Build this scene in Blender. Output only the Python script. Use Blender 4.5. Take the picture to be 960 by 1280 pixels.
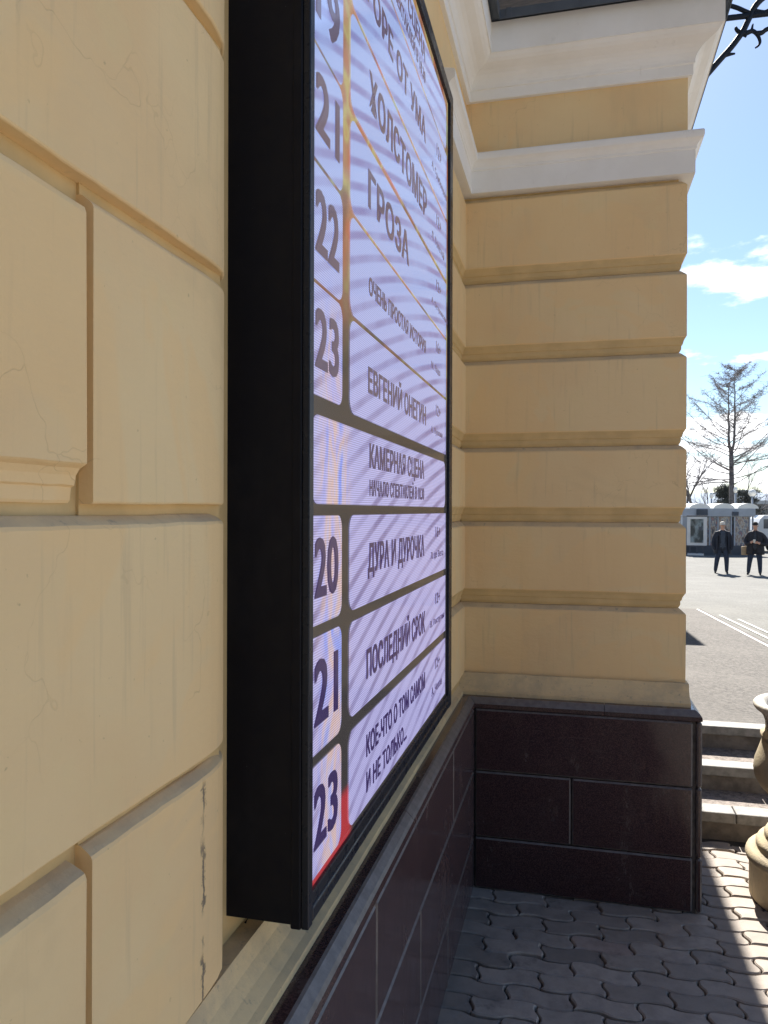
import bpy, bmesh, math, random
from mathutils import Vector, Matrix, noise as mnoise
R = math.radians
scn = bpy.context.scene
for o in list(bpy.data.objects): bpy.data.objects.remove(o)
C = scn.collection
rnd = random.Random(7)

# ------------------------------------------------------------------ camera
EYE = Vector((0, 0, 1.55)); FPX = 963.88
yaw, pitch, roll = R(13.8167), R(-.1291), R(.1672)
fw = Vector((-math.sin(yaw)*math.cos(pitch), math.cos(yaw)*math.cos(pitch), math.sin(pitch)))
rt = Vector((math.cos(yaw), math.sin(yaw), 0)); up = rt.cross(fw)
rt2 = rt*math.cos(roll)+up*math.sin(roll); up2 = up*math.cos(roll)-rt*math.sin(roll)
cd = bpy.data.cameras.new('camera'); cam = bpy.data.objects.new('camera', cd); C.objects.link(cam)
cam.matrix_world = Matrix(((rt2.x, up2.x, -fw.x, 0), (rt2.y, up2.y, -fw.y, 0), (rt2.z, up2.z, -fw.z, EYE.z), (0, 0, 0, 1)))
cd.sensor_fit = 'VERTICAL'; cd.sensor_height = 36; cd.lens = 36*FPX/1280
cd.clip_start = .02; cd.clip_end = 3000
scn.camera = cam
scn.render.resolution_x = 768; scn.render.resolution_y = 1024

# ------------------------------------------------------------------ sky, sun, exposure
SUN_EL, SUN_AZ = R(42), R(0.0)       # sun stands over the far end of the facade (+Y)
world = bpy.data.worlds.new('World'); scn.world = world; world.use_nodes = True
nt = world.node_tree; N = nt.nodes; L = nt.links; N.clear()
def wn(t, **k):
    n = N.new(t)
    for a, b in k.items(): setattr(n, a, b)
    return n
out = wn('ShaderNodeOutputWorld'); bg = wn('ShaderNodeBackground')
sky = wn('ShaderNodeTexSky', sky_type='NISHITA', sun_disc=False, sun_elevation=SUN_EL, sun_rotation=-SUN_AZ, altitude=200, air_density=1.0, dust_density=.3, ozone_density=4.0)
tc = wn('ShaderNodeTexCoord'); sep = wn('ShaderNodeSeparateXYZ')
L.new(tc.outputs['Generated'], sep.inputs[0])
def wm(op, a, b=None, clamp=False):
    n = wn('ShaderNodeMath', operation=op, use_clamp=clamp)
    for i, v in enumerate((a, b)):
        if v is None: continue
        if isinstance(v, (int, float)): n.inputs[i].default_value = v
        else: L.new(v, n.inputs[i])
    return n.outputs[0]
zc = wm('MAXIMUM', sep.outputs[2], 0.0)
den = wm('ADD', zc, .16)
cx = wm('DIVIDE', sep.outputs[0], den); cy = wm('DIVIDE', sep.outputs[1], den)
cmb = wn('ShaderNodeCombineXYZ'); L.new(cx, cmb.inputs[0]); L.new(cy, cmb.inputs[1]); cmb.inputs[2].default_value = 3.1
n1 = wn('ShaderNodeTexNoise'); n1.inputs['Scale'].default_value = 1.7; n1.inputs['Detail'].default_value = 9; n1.inputs['Roughness'].default_value = .56
L.new(cmb.outputs[0], n1.inputs['Vector'])
# lower in the sky the cumulus rows stack up and cover more of it
cov = wm('MULTIPLY', wm('SUBTRACT', .30, zc), .30)
cl = wm('ADD', n1.outputs[0], cov)
mr = wn('ShaderNodeMapRange', interpolation_type='SMOOTHSTEP'); L.new(cl, mr.inputs[0])
mr.inputs[1].default_value = .575; mr.inputs[2].default_value = .66
mix = wn('ShaderNodeMix', data_type='RGBA'); L.new(mr.outputs[0], mix.inputs[0])
L.new(sky.outputs[0], mix.inputs[6]); mix.inputs[7].default_value = (12.5, 12.6, 12.9, 1)
L.new(mix.outputs[2], bg.inputs[0]); bg.inputs[1].default_value = .06
L.new(bg.outputs[0], out.inputs[0])
sd = bpy.data.lights.new('sun', 'SUN'); sd.energy = 5.0; sd.angle = R(.53); sd.color = (1, .95, .87)
sun = bpy.data.objects.new('sun', sd); C.objects.link(sun)
to_sun = Vector((math.sin(SUN_AZ)*math.cos(SUN_EL), math.cos(SUN_AZ)*math.cos(SUN_EL), math.sin(SUN_EL)))
sun.rotation_euler = to_sun.to_track_quat('Z', 'Y').to_euler(); sun.location = (0, 30, 30)
vs = scn.view_settings; vs.view_transform = 'Standard'; vs.look = 'None'; vs.exposure = 1.45; vs.gamma = 1; vs.use_curve_mapping = False
scn.cycles.max_bounces = 6

# ------------------------------------------------------------------ material helpers
class MT:
    def __init__(s, name):
        s.m = bpy.data.materials.new(name); s.m.use_nodes = True; s.t = s.m.node_tree
        s.b = s.t.nodes['Principled BSDF']; s.geo = None
    def n(s, t, **k):
        n = s.t.nodes.new(t)
        for a, b in k.items(): setattr(n, a, b)
        return n
    def l(s, a, b): s.t.links.new(a, b)
    def pos(s):
        if s.geo is None: s.geo = s.n('ShaderNodeNewGeometry')
        return s.geo.outputs['Position']
    def math(s, op, a, b=None, c=None, clamp=False):
        n = s.n('ShaderNodeMath', operation=op, use_clamp=clamp)
        for i, v in enumerate((a, b, c)):
            if v is None: continue
            if isinstance(v, (int, float)): n.inputs[i].default_value = v
            else: s.l(v, n.inputs[i])
        return n.outputs[0]
    def noise(s, scale, detail=4, rough=.55, vec=None, stretch=None, off=(0, 0, 0), dist=0):
        v = vec or s.pos()
        if stretch or any(off):
            mp = s.n('ShaderNodeMapping'); s.l(v, mp.inputs[0]); mp.inputs['Scale'].default_value = stretch or (1, 1, 1); mp.inputs['Location'].default_value = off; v = mp.outputs[0]
        n = s.n('ShaderNodeTexNoise'); n.inputs['Scale'].default_value = scale; n.inputs['Detail'].default_value = detail; n.inputs['Roughness'].default_value = rough; n.inputs['Distortion'].default_value = dist
        s.l(v, n.inputs['Vector']); return n.outputs[0]
    def ramp(s, v, a, b, lo=0., hi=1.):
        n = s.n('ShaderNodeMapRange', interpolation_type='SMOOTHSTEP'); s.l(v, n.inputs[0])
        for i, x in enumerate((a, b, lo, hi)): n.inputs[i+1].default_value = x
        return n.outputs[0]
    def mix(s, f, a, b, mode='MIX'):
        n = s.n('ShaderNodeMix', data_type='RGBA', blend_type=mode)
        for i, v in ((0, f), (6, a), (7, b)):
            if isinstance(v, (int, float)): n.inputs[i].default_value = v
            elif isinstance(v, (tuple, list)): n.inputs[i].default_value = (*v[:3], 1)
            else: s.l(v, n.inputs[i])
        return n.outputs[2]
    def sepxyz(s, v=None):
        n = s.n('ShaderNodeSeparateXYZ'); s.l(v or s.pos(), n.inputs[0]); return n.outputs
    def col(s, v):
        if isinstance(v, (tuple, list)): s.b.inputs['Base Color'].default_value = (*v[:3], 1)
        else: s.l(v, s.b.inputs['Base Color'])
        return s
    def rough(s, v):
        if isinstance(v, (int, float)): s.b.inputs['Roughness'].default_value = v
        else: s.l(v, s.b.inputs['Roughness'])
        return s
    def bump(s, h, strength=.3, dist=.01):
        n = s.n('ShaderNodeBump'); n.inputs['Strength'].default_value = strength; n.inputs['Distance'].default_value = dist
        s.l(h, n.inputs['Height']); s.l(n.outputs[0], s.b.inputs['Normal']); return s
def simple(name, c, r=.6, var=.12, scale=8, bump=0, metal=0, spec=None):
    t = MT(name); nz = t.noise(scale, 5)
    k = t.ramp(nz, .3, .7, 1-var, 1+var)
    cn = t.n('ShaderNodeCombineXYZ')
    for i in range(3): t.l(t.math('MULTIPLY', k, c[i]), cn.inputs[i])
    t.col(cn.outputs[0]); t.rough(r); t.b.inputs['Metallic'].default_value = metal
    if spec is not None: t.b.inputs['Specular IOR Level'].default_value = spec
    if bump: t.bump(t.noise(scale*6, 4), bump, .004)
    return t.m

PL = (.79, .595, .325)          # cream-ochre limewash
def plaster(name, base=PL, crack=False, dirt=.25):
    t = MT(name)
    big = t.noise(2.2, 3, .5); mid = t.noise(9, 3, .6); fine = t.noise(140, 2, .6)
    streak = t.noise(3.2, 3, .6, stretch=(6, 6, .8), off=(3, 1, 0))
    c = t.mix(t.ramp(big, .35, .68), base, tuple(x*y for x, y in zip(base, (.965, .90, .86))))
    c = t.mix(t.ramp(mid, .5, .75, 0, .5), c, tuple(x*y for x, y in zip(base, (.96, .98, .94))))
    drip = t.noise(5, 3, .65, stretch=(9, 9, .5), off=(1, 8, 0))
    c = t.mix(t.ramp(drip, .56, .72, 0, .38), c, tuple(x*y for x, y in zip(base, (.74, .75, .80))))
    c = t.mix(t.ramp(streak, .60, .78, 0, dirt), c, tuple(x*y for x, y in zip(base, (.70, .72, .80))))
    spots = t.noise(75, 4, .55, off=(9, 4, 2))
    c = t.mix(t.ramp(spots, .70, .76, 0, .5), c, tuple(x*.5 for x in base))
    patch = t.noise(1.8, 4, .66, off=(4, 2, 7), dist=.6)
    c = t.mix(t.ramp(patch, .53, .57, 0, .55), c, tuple(x*y for x, y in zip(base, (1.03, .95, .86))))
    c = t.mix(t.ramp(patch, .42, .32, 0, .42), c, tuple(x*y for x, y in zip(base, (.84, .83, .84))))
    vo = t.n('ShaderNodeTexVoronoi', feature='DISTANCE_TO_EDGE'); vo.inputs['Scale'].default_value = 3.4
    wv = t.n('ShaderNodeVectorMath', operation='ADD'); nn = t.n('ShaderNodeTexNoise'); nn.inputs['Scale'].default_value = 9; nn.inputs['Detail'].default_value = 3; t.l(t.pos(), nn.inputs['Vector'])
    sc = t.n('ShaderNodeVectorMath', operation='SCALE'); sc.inputs['Scale'].default_value = .25; t.l(nn.outputs['Color'], sc.inputs[0]); t.l(t.pos(), wv.inputs[0]); t.l(sc.outputs[0], wv.inputs[1]); t.l(wv.outputs[0], vo.inputs['Vector'])
    hair = t.math('MULTIPLY', t.ramp(vo.outputs['Distance'], .0015, .005, 1, 0), t.ramp(t.noise(2.6, 2, .5, off=(0, 5, 9)), .50, .60))
    c = t.mix(t.math('MULTIPLY', hair, .2), c, tuple(x*.42 for x in base))
    trowel = t.noise(16, 4, .6, stretch=(1, 1, 2.2))
    h = t.math('ADD', t.math('MULTIPLY', fine, .22), t.math('ADD', t.math('MULTIPLY', mid, .8), t.math('MULTIPLY', trowel, .8)))
    h = t.math('SUBTRACT', h, t.math('MULTIPLY', hair, .2))
    if crack:
        x, y, z = t.sepxyz()
        wob = t.noise(26, 5, .7, stretch=(0, 0, 1)); wob2 = t.noise(60, 4, .7)
        d = t.math('ABSOLUTE', t.math('SUBTRACT', y, t.math('ADD', .962, t.math('MULTIPLY', wob, .026))))
        ln = t.ramp(d, .0012, .0035, 1, 0)
        seg = t.ramp(t.noise(7, 3, .6, stretch=(0, 0, 1), off=(0, 0, 4)), .44, .52)
        blot = t.math('MULTIPLY', t.ramp(d, .004, .010, 1, 0), t.ramp(wob2, .52, .6))
        m = t.math('MULTIPLY', t.math('MAXIMUM', ln, blot), seg)
        m = t.math('MULTIPLY', m, t.ramp(z, 1.18, 1.16))
        c = t.mix(t.math('MULTIPLY', m, .85), c, (.14, .12, .10))
        h = t.math('SUBTRACT', h, t.math('MULTIPLY', m, 1.5))
    t.col(c).rough(.82); t.b.inputs['Specular IOR Level'].default_value = .25
    t.bump(h, .40, .006)
    return t.m
M = {}
M['plaster'] = plaster('plaster'); M['plaster_crack'] = plaster('plaster_cracked', crack=True)
def dusty():
    t = MT('dusty_plaster'); a = t.noise(7, 5, .65); b = t.noise(45, 5, .65)
    c = t.mix(t.ramp(a, .30, .62), (.53, .405, .25), (.68, .515, .29))
    c = t.mix(t.ramp(b, .60, .72, 0, .5), c, (.26, .23, .19))
    t.col(c).rough(.9); t.bump(b, .35, .005); return t.m
M['dusty'] = dusty()
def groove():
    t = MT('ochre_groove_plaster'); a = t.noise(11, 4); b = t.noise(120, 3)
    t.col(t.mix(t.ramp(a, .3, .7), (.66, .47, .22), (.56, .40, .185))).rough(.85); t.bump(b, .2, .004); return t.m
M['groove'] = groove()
def whiteplaster():
    t = MT('white_stucco'); a = t.noise(3.5, 5, .6); b = t.noise(20, 6, .7, stretch=(1, 1, .35)); s = t.noise(60, 4)
    c = t.mix(t.ramp(a, .35, .65), (.85, .83, .785), (.80, .775, .72))
    c = t.mix(t.ramp(b, .62, .76, 0, .4), c, (.58, .55, .50))
    t.col(c).rough(.75); t.bump(t.math('ADD', s, t.math('MULTIPLY', a, 2.)), .22, .004); return t.m
M['white'] = whiteplaster()
def granite():
    t = MT('polished_dark_granite'); v = t.n('ShaderNodeTexVoronoi'); v.inputs['Scale'].default_value = 420; t.l(t.pos(), v.inputs['Vector'])
    a = t.noise(3, 4); sp = t.noise(700, 2); dust = t.noise(6, 6, .7, stretch=(1, 1, .5)); lines = t.noise(9, 4, .6, stretch=(1, 1, 14))
    sx = t.sepxyz(v.outputs['Color'])
    c = t.mix(t.ramp(sx[0], .3, .9), (.027, .013, .015), (.076, .039, .038))
    c = t.mix(t.ramp(sp, .66, .74, 0, .6), c, (.16, .12, .11))
    c = t.mix(t.ramp(dust, .50, .80, 0, .2), c, (.15, .125, .11))
    c = t.mix(t.ramp(lines, .60, .72, 0, .10), c, (.20, .18, .17))
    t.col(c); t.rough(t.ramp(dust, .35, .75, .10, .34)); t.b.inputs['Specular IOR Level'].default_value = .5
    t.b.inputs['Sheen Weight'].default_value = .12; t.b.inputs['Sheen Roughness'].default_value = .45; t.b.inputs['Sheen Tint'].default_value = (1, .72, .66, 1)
    t.bump(sp, .03, .001); return t.m
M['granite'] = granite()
def granitecut():
    t = MT('sky_glint_granite_arris'); a = t.noise(35, 5, .7); b = t.noise(500, 2)
    t.col(t.mix(t.ramp(a, .3, .7), (.10, .086, .082), (.17, .15, .142))).rough(.4); t.bump(b, .15, .002); return t.m  # sky light caught on the bevels painted in as a paler tone
M['arris'] = granitecut()
M['mortar'] = simple('plinth_mortar', (.10, .09, .085), .9, .3, 40, .3)
def darkmetal(name, c, r, dust=.3):
    t = MT(name); a = t.noise(5, 5, .65, stretch=(1, 1, .6)); s = t.noise(240, 2, .5); sc = t.noise(30, 4)
    cc = t.mix(t.ramp(a, .5, .75, 0, dust), c, (.035, .036, .04))
    cc = t.mix(t.ramp(s, .74, .80, 0, .4), cc, (.18, .18, .18))
    t.col(cc); t.rough(t.ramp(sc, .3, .7, r-.06, r+.1)); t.b.inputs['Specular IOR Level'].default_value = .22; return t.m
M['cabinet'] = darkmetal('black_powder_coat', (.004, .005, .010), .5)
M['bezel'] = darkmetal('black_satin_aluminium', (.014, .018, .028), .28)
M['gutter'] = darkmetal('grey_painted_sheet_metal', (.085, .10, .12), .42)
M['iron'] = darkmetal('painted_wrought_iron', (.012, .02, .035), .45)

def obj(name, verts, faces, mats, parent=None, midx=None, smooth=False):
    me = bpy.data.meshes.new(name); me.from_pydata([tuple(v) for v in verts], [], faces)
    for m in (mats if isinstance(mats, (list, tuple)) else [mats]): me.materials.append(m)
    if midx: me.polygons.foreach_set('material_index', midx)
    if smooth: me.polygons.foreach_set('use_smooth', [True]*len(faces))
    me.update()
    o = bpy.data.objects.new(name, me); C.objects.link(o)
    if parent: o.parent = parent
    return o
def from_bm(name, bm, mats, parent=None, smooth=False):
    me = bpy.data.meshes.new(name); bmesh.ops.recalc_face_normals(bm, faces=bm.faces); bm.to_mesh(me); bm.free()
    for m in (mats if isinstance(mats, (list, tuple)) else [mats]): me.materials.append(m)
    if smooth: me.polygons.foreach_set('use_smooth', [True]*len(me.polygons))
    o = bpy.data.objects.new(name, me); C.objects.link(o)
    if parent: o.parent = parent
    return o
def bm_box(bm, x0, x1, y0, y1, z0, z1, bev=0, seg=1):
    r = bmesh.ops.create_cube(bm, size=1)
    bmesh.ops.transform(bm, matrix=Matrix.Translation(((x0+x1)/2, (y0+y1)/2, (z0+z1)/2)) @ Matrix.Diagonal((x1-x0, y1-y0, z1-z0, 1)), verts=r['verts'])
    if bev:
        es = list({e for v in r['verts'] for e in v.link_edges})
        return bmesh.ops.bevel(bm, geom=es, offset=bev, segments=seg, affect='EDGES', profile=.5)
def box(name, x0, x1, y0, y1, z0, z1, mat, parent=None, bev=0, seg=1):
    bm = bmesh.new(); bm_box(bm, x0, x1, y0, y1, z0, z1, bev, seg)
    return from_bm(name, bm, mat, parent)
def sweep(name, path, prof, mats, parent=None, midx=None, closed=True, smooth=False, jit=0, step=.035):
    if jit:
        Q = [Vector(path[0])]
        for p in path[1:]:
            p = Vector(p); d = p-Q[-1]; k_ = max(1, min(40, int(d.length/step))); a_ = Q[-1].copy()
            if d.length > 3: k_ = 40
            Q += [a_+d*(i+1)/k_ for i in range(k_)]
        path = Q
    """profile (offset to the right of the path, z) carried along a 2-D path with mitred corners"""
    P = [Vector(p) for p in path]; n = len(prof); V = []; F = []; I = []
    for i, p in enumerate(P):
        ds = []
        if i > 0: ds.append((P[i]-P[i-1]).normalized())
        if i < len(P)-1: ds.append((P[i+1]-P[i]).normalized())
        ns = [Vector((d.y, -d.x)) for d in ds]
        m = ns[0] if len(ns) == 1 else (ns[0]+ns[1])/max(.25, 1+ns[0].dot(ns[1]))
        for o_, z in prof:
            v = Vector((p.x+m.x*o_, p.y+m.y*o_, z))
            if jit: v += mnoise.noise_vector(v*7)*jit+mnoise.noise_vector(v*31)*jit*.55+mnoise.noise_vector(v*90)*jit*.3
            V.append(tuple(v))
    k = n if closed else n-1
    for i in range(len(P)-1):
        for j in range(k):
            F.append((i*n+j, (i+1)*n+j, (i+1)*n+(j+1) % n, i*n+(j+1) % n)); I.append(midx[j] if midx else 0)
    if closed:
        F.append(tuple(range(n))); I.append(0); F.append(tuple(reversed(range((len(P)-1)*n, len(P)*n)))); I.append(0)
    o = obj(name, V, F, mats, parent, I)
    bm = bmesh.new(); bm.from_mesh(o.data); bmesh.ops.recalc_face_normals(bm, faces=bm.faces); bm.to_mesh(o.data); bm.free()
    return o
def tube_data(pts, radii, n=6):
    V = []; F = []; ref = Vector((.3, .2, 1)).normalized(); P = [Vector(p) for p in pts]
    for i, p in enumerate(P):
        d = (P[min(i+1, len(P)-1)]-P[max(i-1, 0)])
        d = d.normalized() if d.length > 1e-9 else Vector((0, 0, 1))
        a = d.cross(ref)
        if a.length < 1e-3: a = d.cross(Vector((1, 0, 0)))
        a.normalize(); b = d.cross(a); r = radii[i] if isinstance(radii, (list, tuple)) else radii
        for k in range(n):
            t = 2*math.pi*k/n; V.append(p+a*math.cos(t)*r+b*math.sin(t)*r)
    for i in range(len(P)-1):
        for k in range(n): F.append((i*n+k, i*n+(k+1) % n, (i+1)*n+(k+1) % n, (i+1)*n+k))
    F.append(tuple(reversed(range(n)))); F.append(tuple(range((len(P)-1)*n, len(P)*n)))
    return V, F
def tube(name, pts, radii, mat, parent=None, n=8):
    V, F = tube_data(pts, radii, n); return obj(name, V, F, mat, parent, smooth=n > 5)
class MB:
    def __init__(s): s.V = []; s.F = []
    def add(s, V, F):
        k = len(s.V); s.V += list(V); s.F += [tuple(i+k for i in f) for f in F]
    def tube(s, pts, r, n=4): s.add(*tube_data(pts, r, n))
    def build(s, name, mat, parent=None, smooth=False): return obj(name, s.V, s.F, mat, parent, smooth=smooth)
def lathe(name, prof, loc, mat, parent=None, n=40):
    V = []; F = []
    for r, z in prof:
        for k in range(n):
            t = 2*math.pi*k/n; V.append((loc[0]+r*math.cos(t), loc[1]+r*math.sin(t), loc[2]+z))
    for i in range(len(prof)-1):
        for k in range(n): F.append((i*n+k, i*n+(k+1) % n, (i+1)*n+(k+1) % n, (i+1)*n+k))
    F.append(tuple(reversed(range(n)))); F.append(tuple(range((len(prof)-1)*n, len(prof)*n)))
    return obj(name, V, F, mat, parent, smooth=True)
def empty(name, loc=(0, 0, 0), label=None, cat=None, group=None):
    o = bpy.data.objects.new(name, None); C.objects.link(o); o.location = loc
    if label: tag(o, label, cat, group)
    return o
def tag(o, label, cat, group=None):
    o['label'] = label; o['category'] = cat
    if group: o['group'] = group
    return o
def structure(o, label=None):
    o['kind'] = 'structure'
    if label: o['label'] = label
    return o

# ------------------------------------------------------------------ ground levels
def plaza_z(y): return .36-.0428*(y-4.6) if y < 27 else -.599
STEP_Y = (3.93, 4.25, 4.59); STEP_H = (.12, .24, .36)
def m_paver():
    t = MT('concrete_paver'); oi = t.n('ShaderNodeObjectInfo'); a = t.noise(14, 5, .65); f = t.noise(420, 2, .6); wear = t.noise(5, 5, .7); chip = t.noise(70, 3, .6)
    c = t.mix(oi.outputs['Random'], (.27, .225, .185), (.46, .385, .32))
    c = t.mix(t.ramp(a, .35, .7, 0, .5), c, (.19, .165, .14))
    red = t.ramp(oi.outputs['Random'], .975, .98)
    c = t.mix(t.math('MULTIPLY', red, .25), c, (.33, .17, .13))
    c = t.mix(t.ramp(wear, .58, .72, 0, .55), c, (.085, .08, .078))
    c = t.mix(t.ramp(chip, .66, .72, 0, .5), c, (.34, .32, .30))
    t.col(c).rough(.72); t.bump(t.math('ADD', f, t.math('MULTIPLY', chip, .8)), .35, .003); return t.m
M['paver'] = m_paver()
def m_joint():
    t = MT('joint_sand'); a = t.noise(30, 5, .7); b = t.noise(600, 2)
    t.col(t.mix(t.ramp(a, .3, .7), (.026, .024, .022), (.06, .055, .05))).rough(.95); t.bump(b, .6, .004); return t.m
M['joint'] = m_joint()
def m_asphalt(name, c0, c1, scale=260, line=True):
    t = MT(name); a = t.noise(1.1, 5, .6); g = t.noise(scale, 3, .7); g2 = t.noise(38, 4, .75); st = t.noise(.35, 4, .6, stretch=(1.8, .6, 1))
    c = t.mix(t.ramp(g, .32, .68), c0, c1)
    c = t.mix(t.ramp(g2, .42, .60, 0, .85), c, tuple(x*.5 for x in c0))
    g3 = t.noise(16, 4, .7, stretch=(1.6, .7, 1)); c = t.mix(t.ramp(g3, .48, .66, 0, .5), c, tuple(x*1.15 for x in c1))
    c = t.mix(t.ramp(a, .4, .7, 0, .35), c, tuple(x*1.18 for x in c1))
    c = t.mix(t.ramp(st, .52, .66, 0, .25), c, tuple(x*.7 for x in c0))
    t.col(c).rough(.9); t.bump(g2, .5, .012); return t.m
M['asphalt'] = m_asphalt('worn_asphalt', (.080, .071, .063), (.132, .119, .107))
M['plaza'] = m_asphalt('pale_plaza_paving', (.12, .118, .107), (.16, .157, .143), 120)
M['kerb'] = simple('granite_kerb', (.22, .207, .19), .7, .22, 30, .3)
M['riser'] = simple('brown_concrete_riser', (.16, .135, .115), .85, .35, 14, .4)
M['tread'] = m_asphalt('granular_tread', (.19, .155, .135), (.30, .255, .225), 240)

# lower pavement: bed plus wave-shaped interlocking pavers
bed = structure(obj('pavement', [(-.6, -30, -.016), (60, -30, -.016), (60, 3.95, -.016), (-.6, 3.95, -.016)], [(0, 1, 2, 3)], M['joint']))
PLn, PW = .205, .088
def warp(x, y):
    fx = math.sin(2*math.pi*x/PLn); s = max(-1, min(1, fx*1.7))
    gy = math.sin(2*math.pi*y/PW)
    return x+.0085*gy, y+.0095*s
def paver_mesh(par):
    bm = bmesh.new(); g = .0034; x0, x1 = par*PLn/2+.0, par*PLn/2+PLn
    x0 += g; x1 -= g; y0, y1 = g, PW-g; ring = []
    nx, ny = 14, 6
    for i in range(nx): ring.append((x0+(x1-x0)*i/nx, y0))
    for i in range(ny): ring.append((x1, y0+(y1-y0)*i/ny))
    for i in range(nx): ring.append((x1-(x1-x0)*i/nx, y1))
    for i in range(ny): ring.append((x0, y1-(y1-y0)*i/ny))
    cxm, cym = (x0+x1)/2, (y0+y1)/2
    ls = []
    for sc, z in ((0, -.02), (0, -.004), (.0042, 0)):
        l = []
        for x, y in ring:
            xx = x+(sc if x <= x0+1e-6 else (-sc if x >= x1-1e-6 else 0)); yy = y+(sc if y <= y0+1e-6 else (-sc if y >= y1-1e-6 else 0))
            a, b = warp(xx, yy); l.append(bm.verts.new((a-cxm, b-cym, z)))
        ls.append(l)
    n = len(ring)
    for k in range(2):
        for i in range(n): bm.faces.new((ls[k][i], ls[k][(i+1) % n], ls[k+1][(i+1) % n], ls[k+1][i]))
    bm.faces.new(ls[2])
    me = bpy.data.meshes.new('paver'); bm.to_mesh(me); bm.free(); me.materials.append(M['paver']); return me, cxm, cym
pm = [paver_mesh(0), paver_mesh(1)]
cnt = 0
for r_ in range(17, 48):
    y = r_*PW
    if y+PW/2 > 3.90: break
    par = r_ % 2
    for c_ in range(-4, 9):
        me, cxm, cym = pm[par]
        x = c_*PLn
        if x+cxm < -.54 or x+cxm > 1.50: continue
        o = bpy.data.objects.new('paver', me); C.objects.link(o); o.parent = bed
        o.location = (x+cxm, y+cym, rnd.uniform(-.005, .0025)); o.rotation_euler = (rnd.gauss(0, .012), rnd.gauss(0, .009), rnd.gauss(0, .008)); cnt += 1
# paving beyond the nearest stones
def m_farpave():
    t = MT('interlocking_paving'); br = t.n('ShaderNodeTexBrick'); t.l(t.pos(), br.inputs['Vector'])
    br.inputs['Scale'].default_value = 1; br.inputs['Brick Width'].default_value = PLn; br.inputs['Row Height'].default_value = PW; br.inputs['Mortar Size'].default_value = .004
    br.inputs['Color1'].default_value = (.29, .26, .235, 1); br.inputs['Color2'].default_value = (.38, .345, .31, 1); br.inputs['Mortar'].default_value = (.07, .065, .06, 1)
    a = t.noise(5, 5); t.col(t.mix(t.ramp(a, .4, .7, 0, .4), br.outputs['Color'], (.14, .13, .125))).rough(.8); return t.m
M['farpave'] = m_farpave()
structure(obj('paving', [(-.4, -30, -.004), (60, -30, -.004), (60, 1.49, -.004), (-.4, 1.49, -.004), (1.58, 1.49, -.004), (60, 3.93, -.004), (1.58, 3.93, -.004)],
              [(0, 1, 2, 4, 3), (4, 2, 5, 6)], M['farpave']))

# steps: kerb stones with granular treads behind
st = structure(empty('steps', (0, 0, 0)))
for i, (sy, sh) in enumerate(zip(STEP_Y, STEP_H)):
    ny = STEP_Y[i+1] if i < 2 else 4.86
    box('riser', .40, 30, sy+.016, ny+.05, sh-.14, sh-.052, M['riser'], st)
    xk = .40+(.21*i); x0 = .40
    while x0 < 8:
        x1 = min(8, x0+rnd.uniform(.55, .75) if x0 > .4 else x0+.35+.17*i)
        box('kerb_stone', x0+.0015, x1-.0015, sy+rnd.uniform(-.003, .003), sy+.115, sh-.05, sh+rnd.uniform(-.002, .002), M['kerb'], st, .006, 2); x0 = x1
    box('kerb_stone', 8, 30, sy, sy+.115, sh-.05, sh, M['kerb'], st)
    if i < 2: box('tread', .40, 30, sy+.116, ny+.03, sh-.05, sh-.006, M['tread'], st)
# brick-like courses under the lowest kerb
# plaza sheet and the asphalt strip beside the building, painted lines on top
ys = [4.66, 6, 8, 10, 12, 15, 18, 21, 24, 26, 27, 28, 30, 36, 46, 70, 120, 300, 900]
def strip(name, x0, x1, ys_, dz, mat, parent=None):
    V = []; F = []
    for y in ys_: V += [(x0, y, plaza_z(y)+dz), (x1, y, plaza_z(y)+dz)]
    for i in range(len(ys_)-1): F.append((2*i, 2*i+1, 2*i+3, 2*i+2))
    return obj(name, V, F, mat, parent)
plaza = structure(strip('plaza', -500, 900, ys, -.012, M['plaza']))
asph = structure(strip('asphalt', .3, 1.98, [4.66, 6, 8, 10, 11.5, 13.2], -.007, M['asphalt']))
structure(strip('asphalt', 1.98, 40, [4.66, 6, 7.4], -.0075, M['asphalt']))
M['paint'] = simple('worn_road_paint', (.72, .71, .68), .7, .2, 6)
for x, a, b in ((1.90, 6.5, 13.1), (2.06, 6.9, 12.1), (2.20, 7.2, 11.5)):
    strip('painted_line', x, x+.028, [a, 9, b], -.003, M['paint'], plaza)

# ------------------------------------------------------------------ theatre building
B = empty('theatre_building', (-.5, 3, 0), 'cream plastered theatre with grooved blocks, white cornice and dark granite plinth', 'building')
Bi = Matrix.Translation((.5, -3, 0))
_kids = []
XW, XS, YA, XA = -.496, -.4513, 3.29, .4383
ZB = (.858, 1.219, 1.566, 1.880, 2.252, 2.584)          # undersides of the bay's block courses
# solid cores behind the facing
box('wall', -4, -.536, -6, 14, 0, 3.62, M['groove'], B)
box('wall', -.54, -.514, .7225, 1.06, .8, 2.6, M['groove'], B)
box('wall', -.54, -.5175, -2.31, .7235, .8, 2.6, M['groove'], B)
box('wall', -.55, -.4875, 2.76, 3.4, .8, 3.62, M['groove'], B)
box('wall', -.60, XA-.03, YA+.03, 12.0, 0, 3.60, M['groove'], B)
# frieze over the courses
sweep('frieze', [(XS, 1.0), (XS, YA), (XA, YA), (XA, 12)], [(-.03, 3.02), (0, 3.02), (0, 3.30), (-.03, 3.30)], M['plaster'], B)
box('frieze', -.55, XS+.001, -6, .998, 2.56, 3.30, M['plaster'], B)
box('frieze', -.55, XS-.003, .99, 2.76, 2.97, 3.30, M['plaster'], B)
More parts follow.
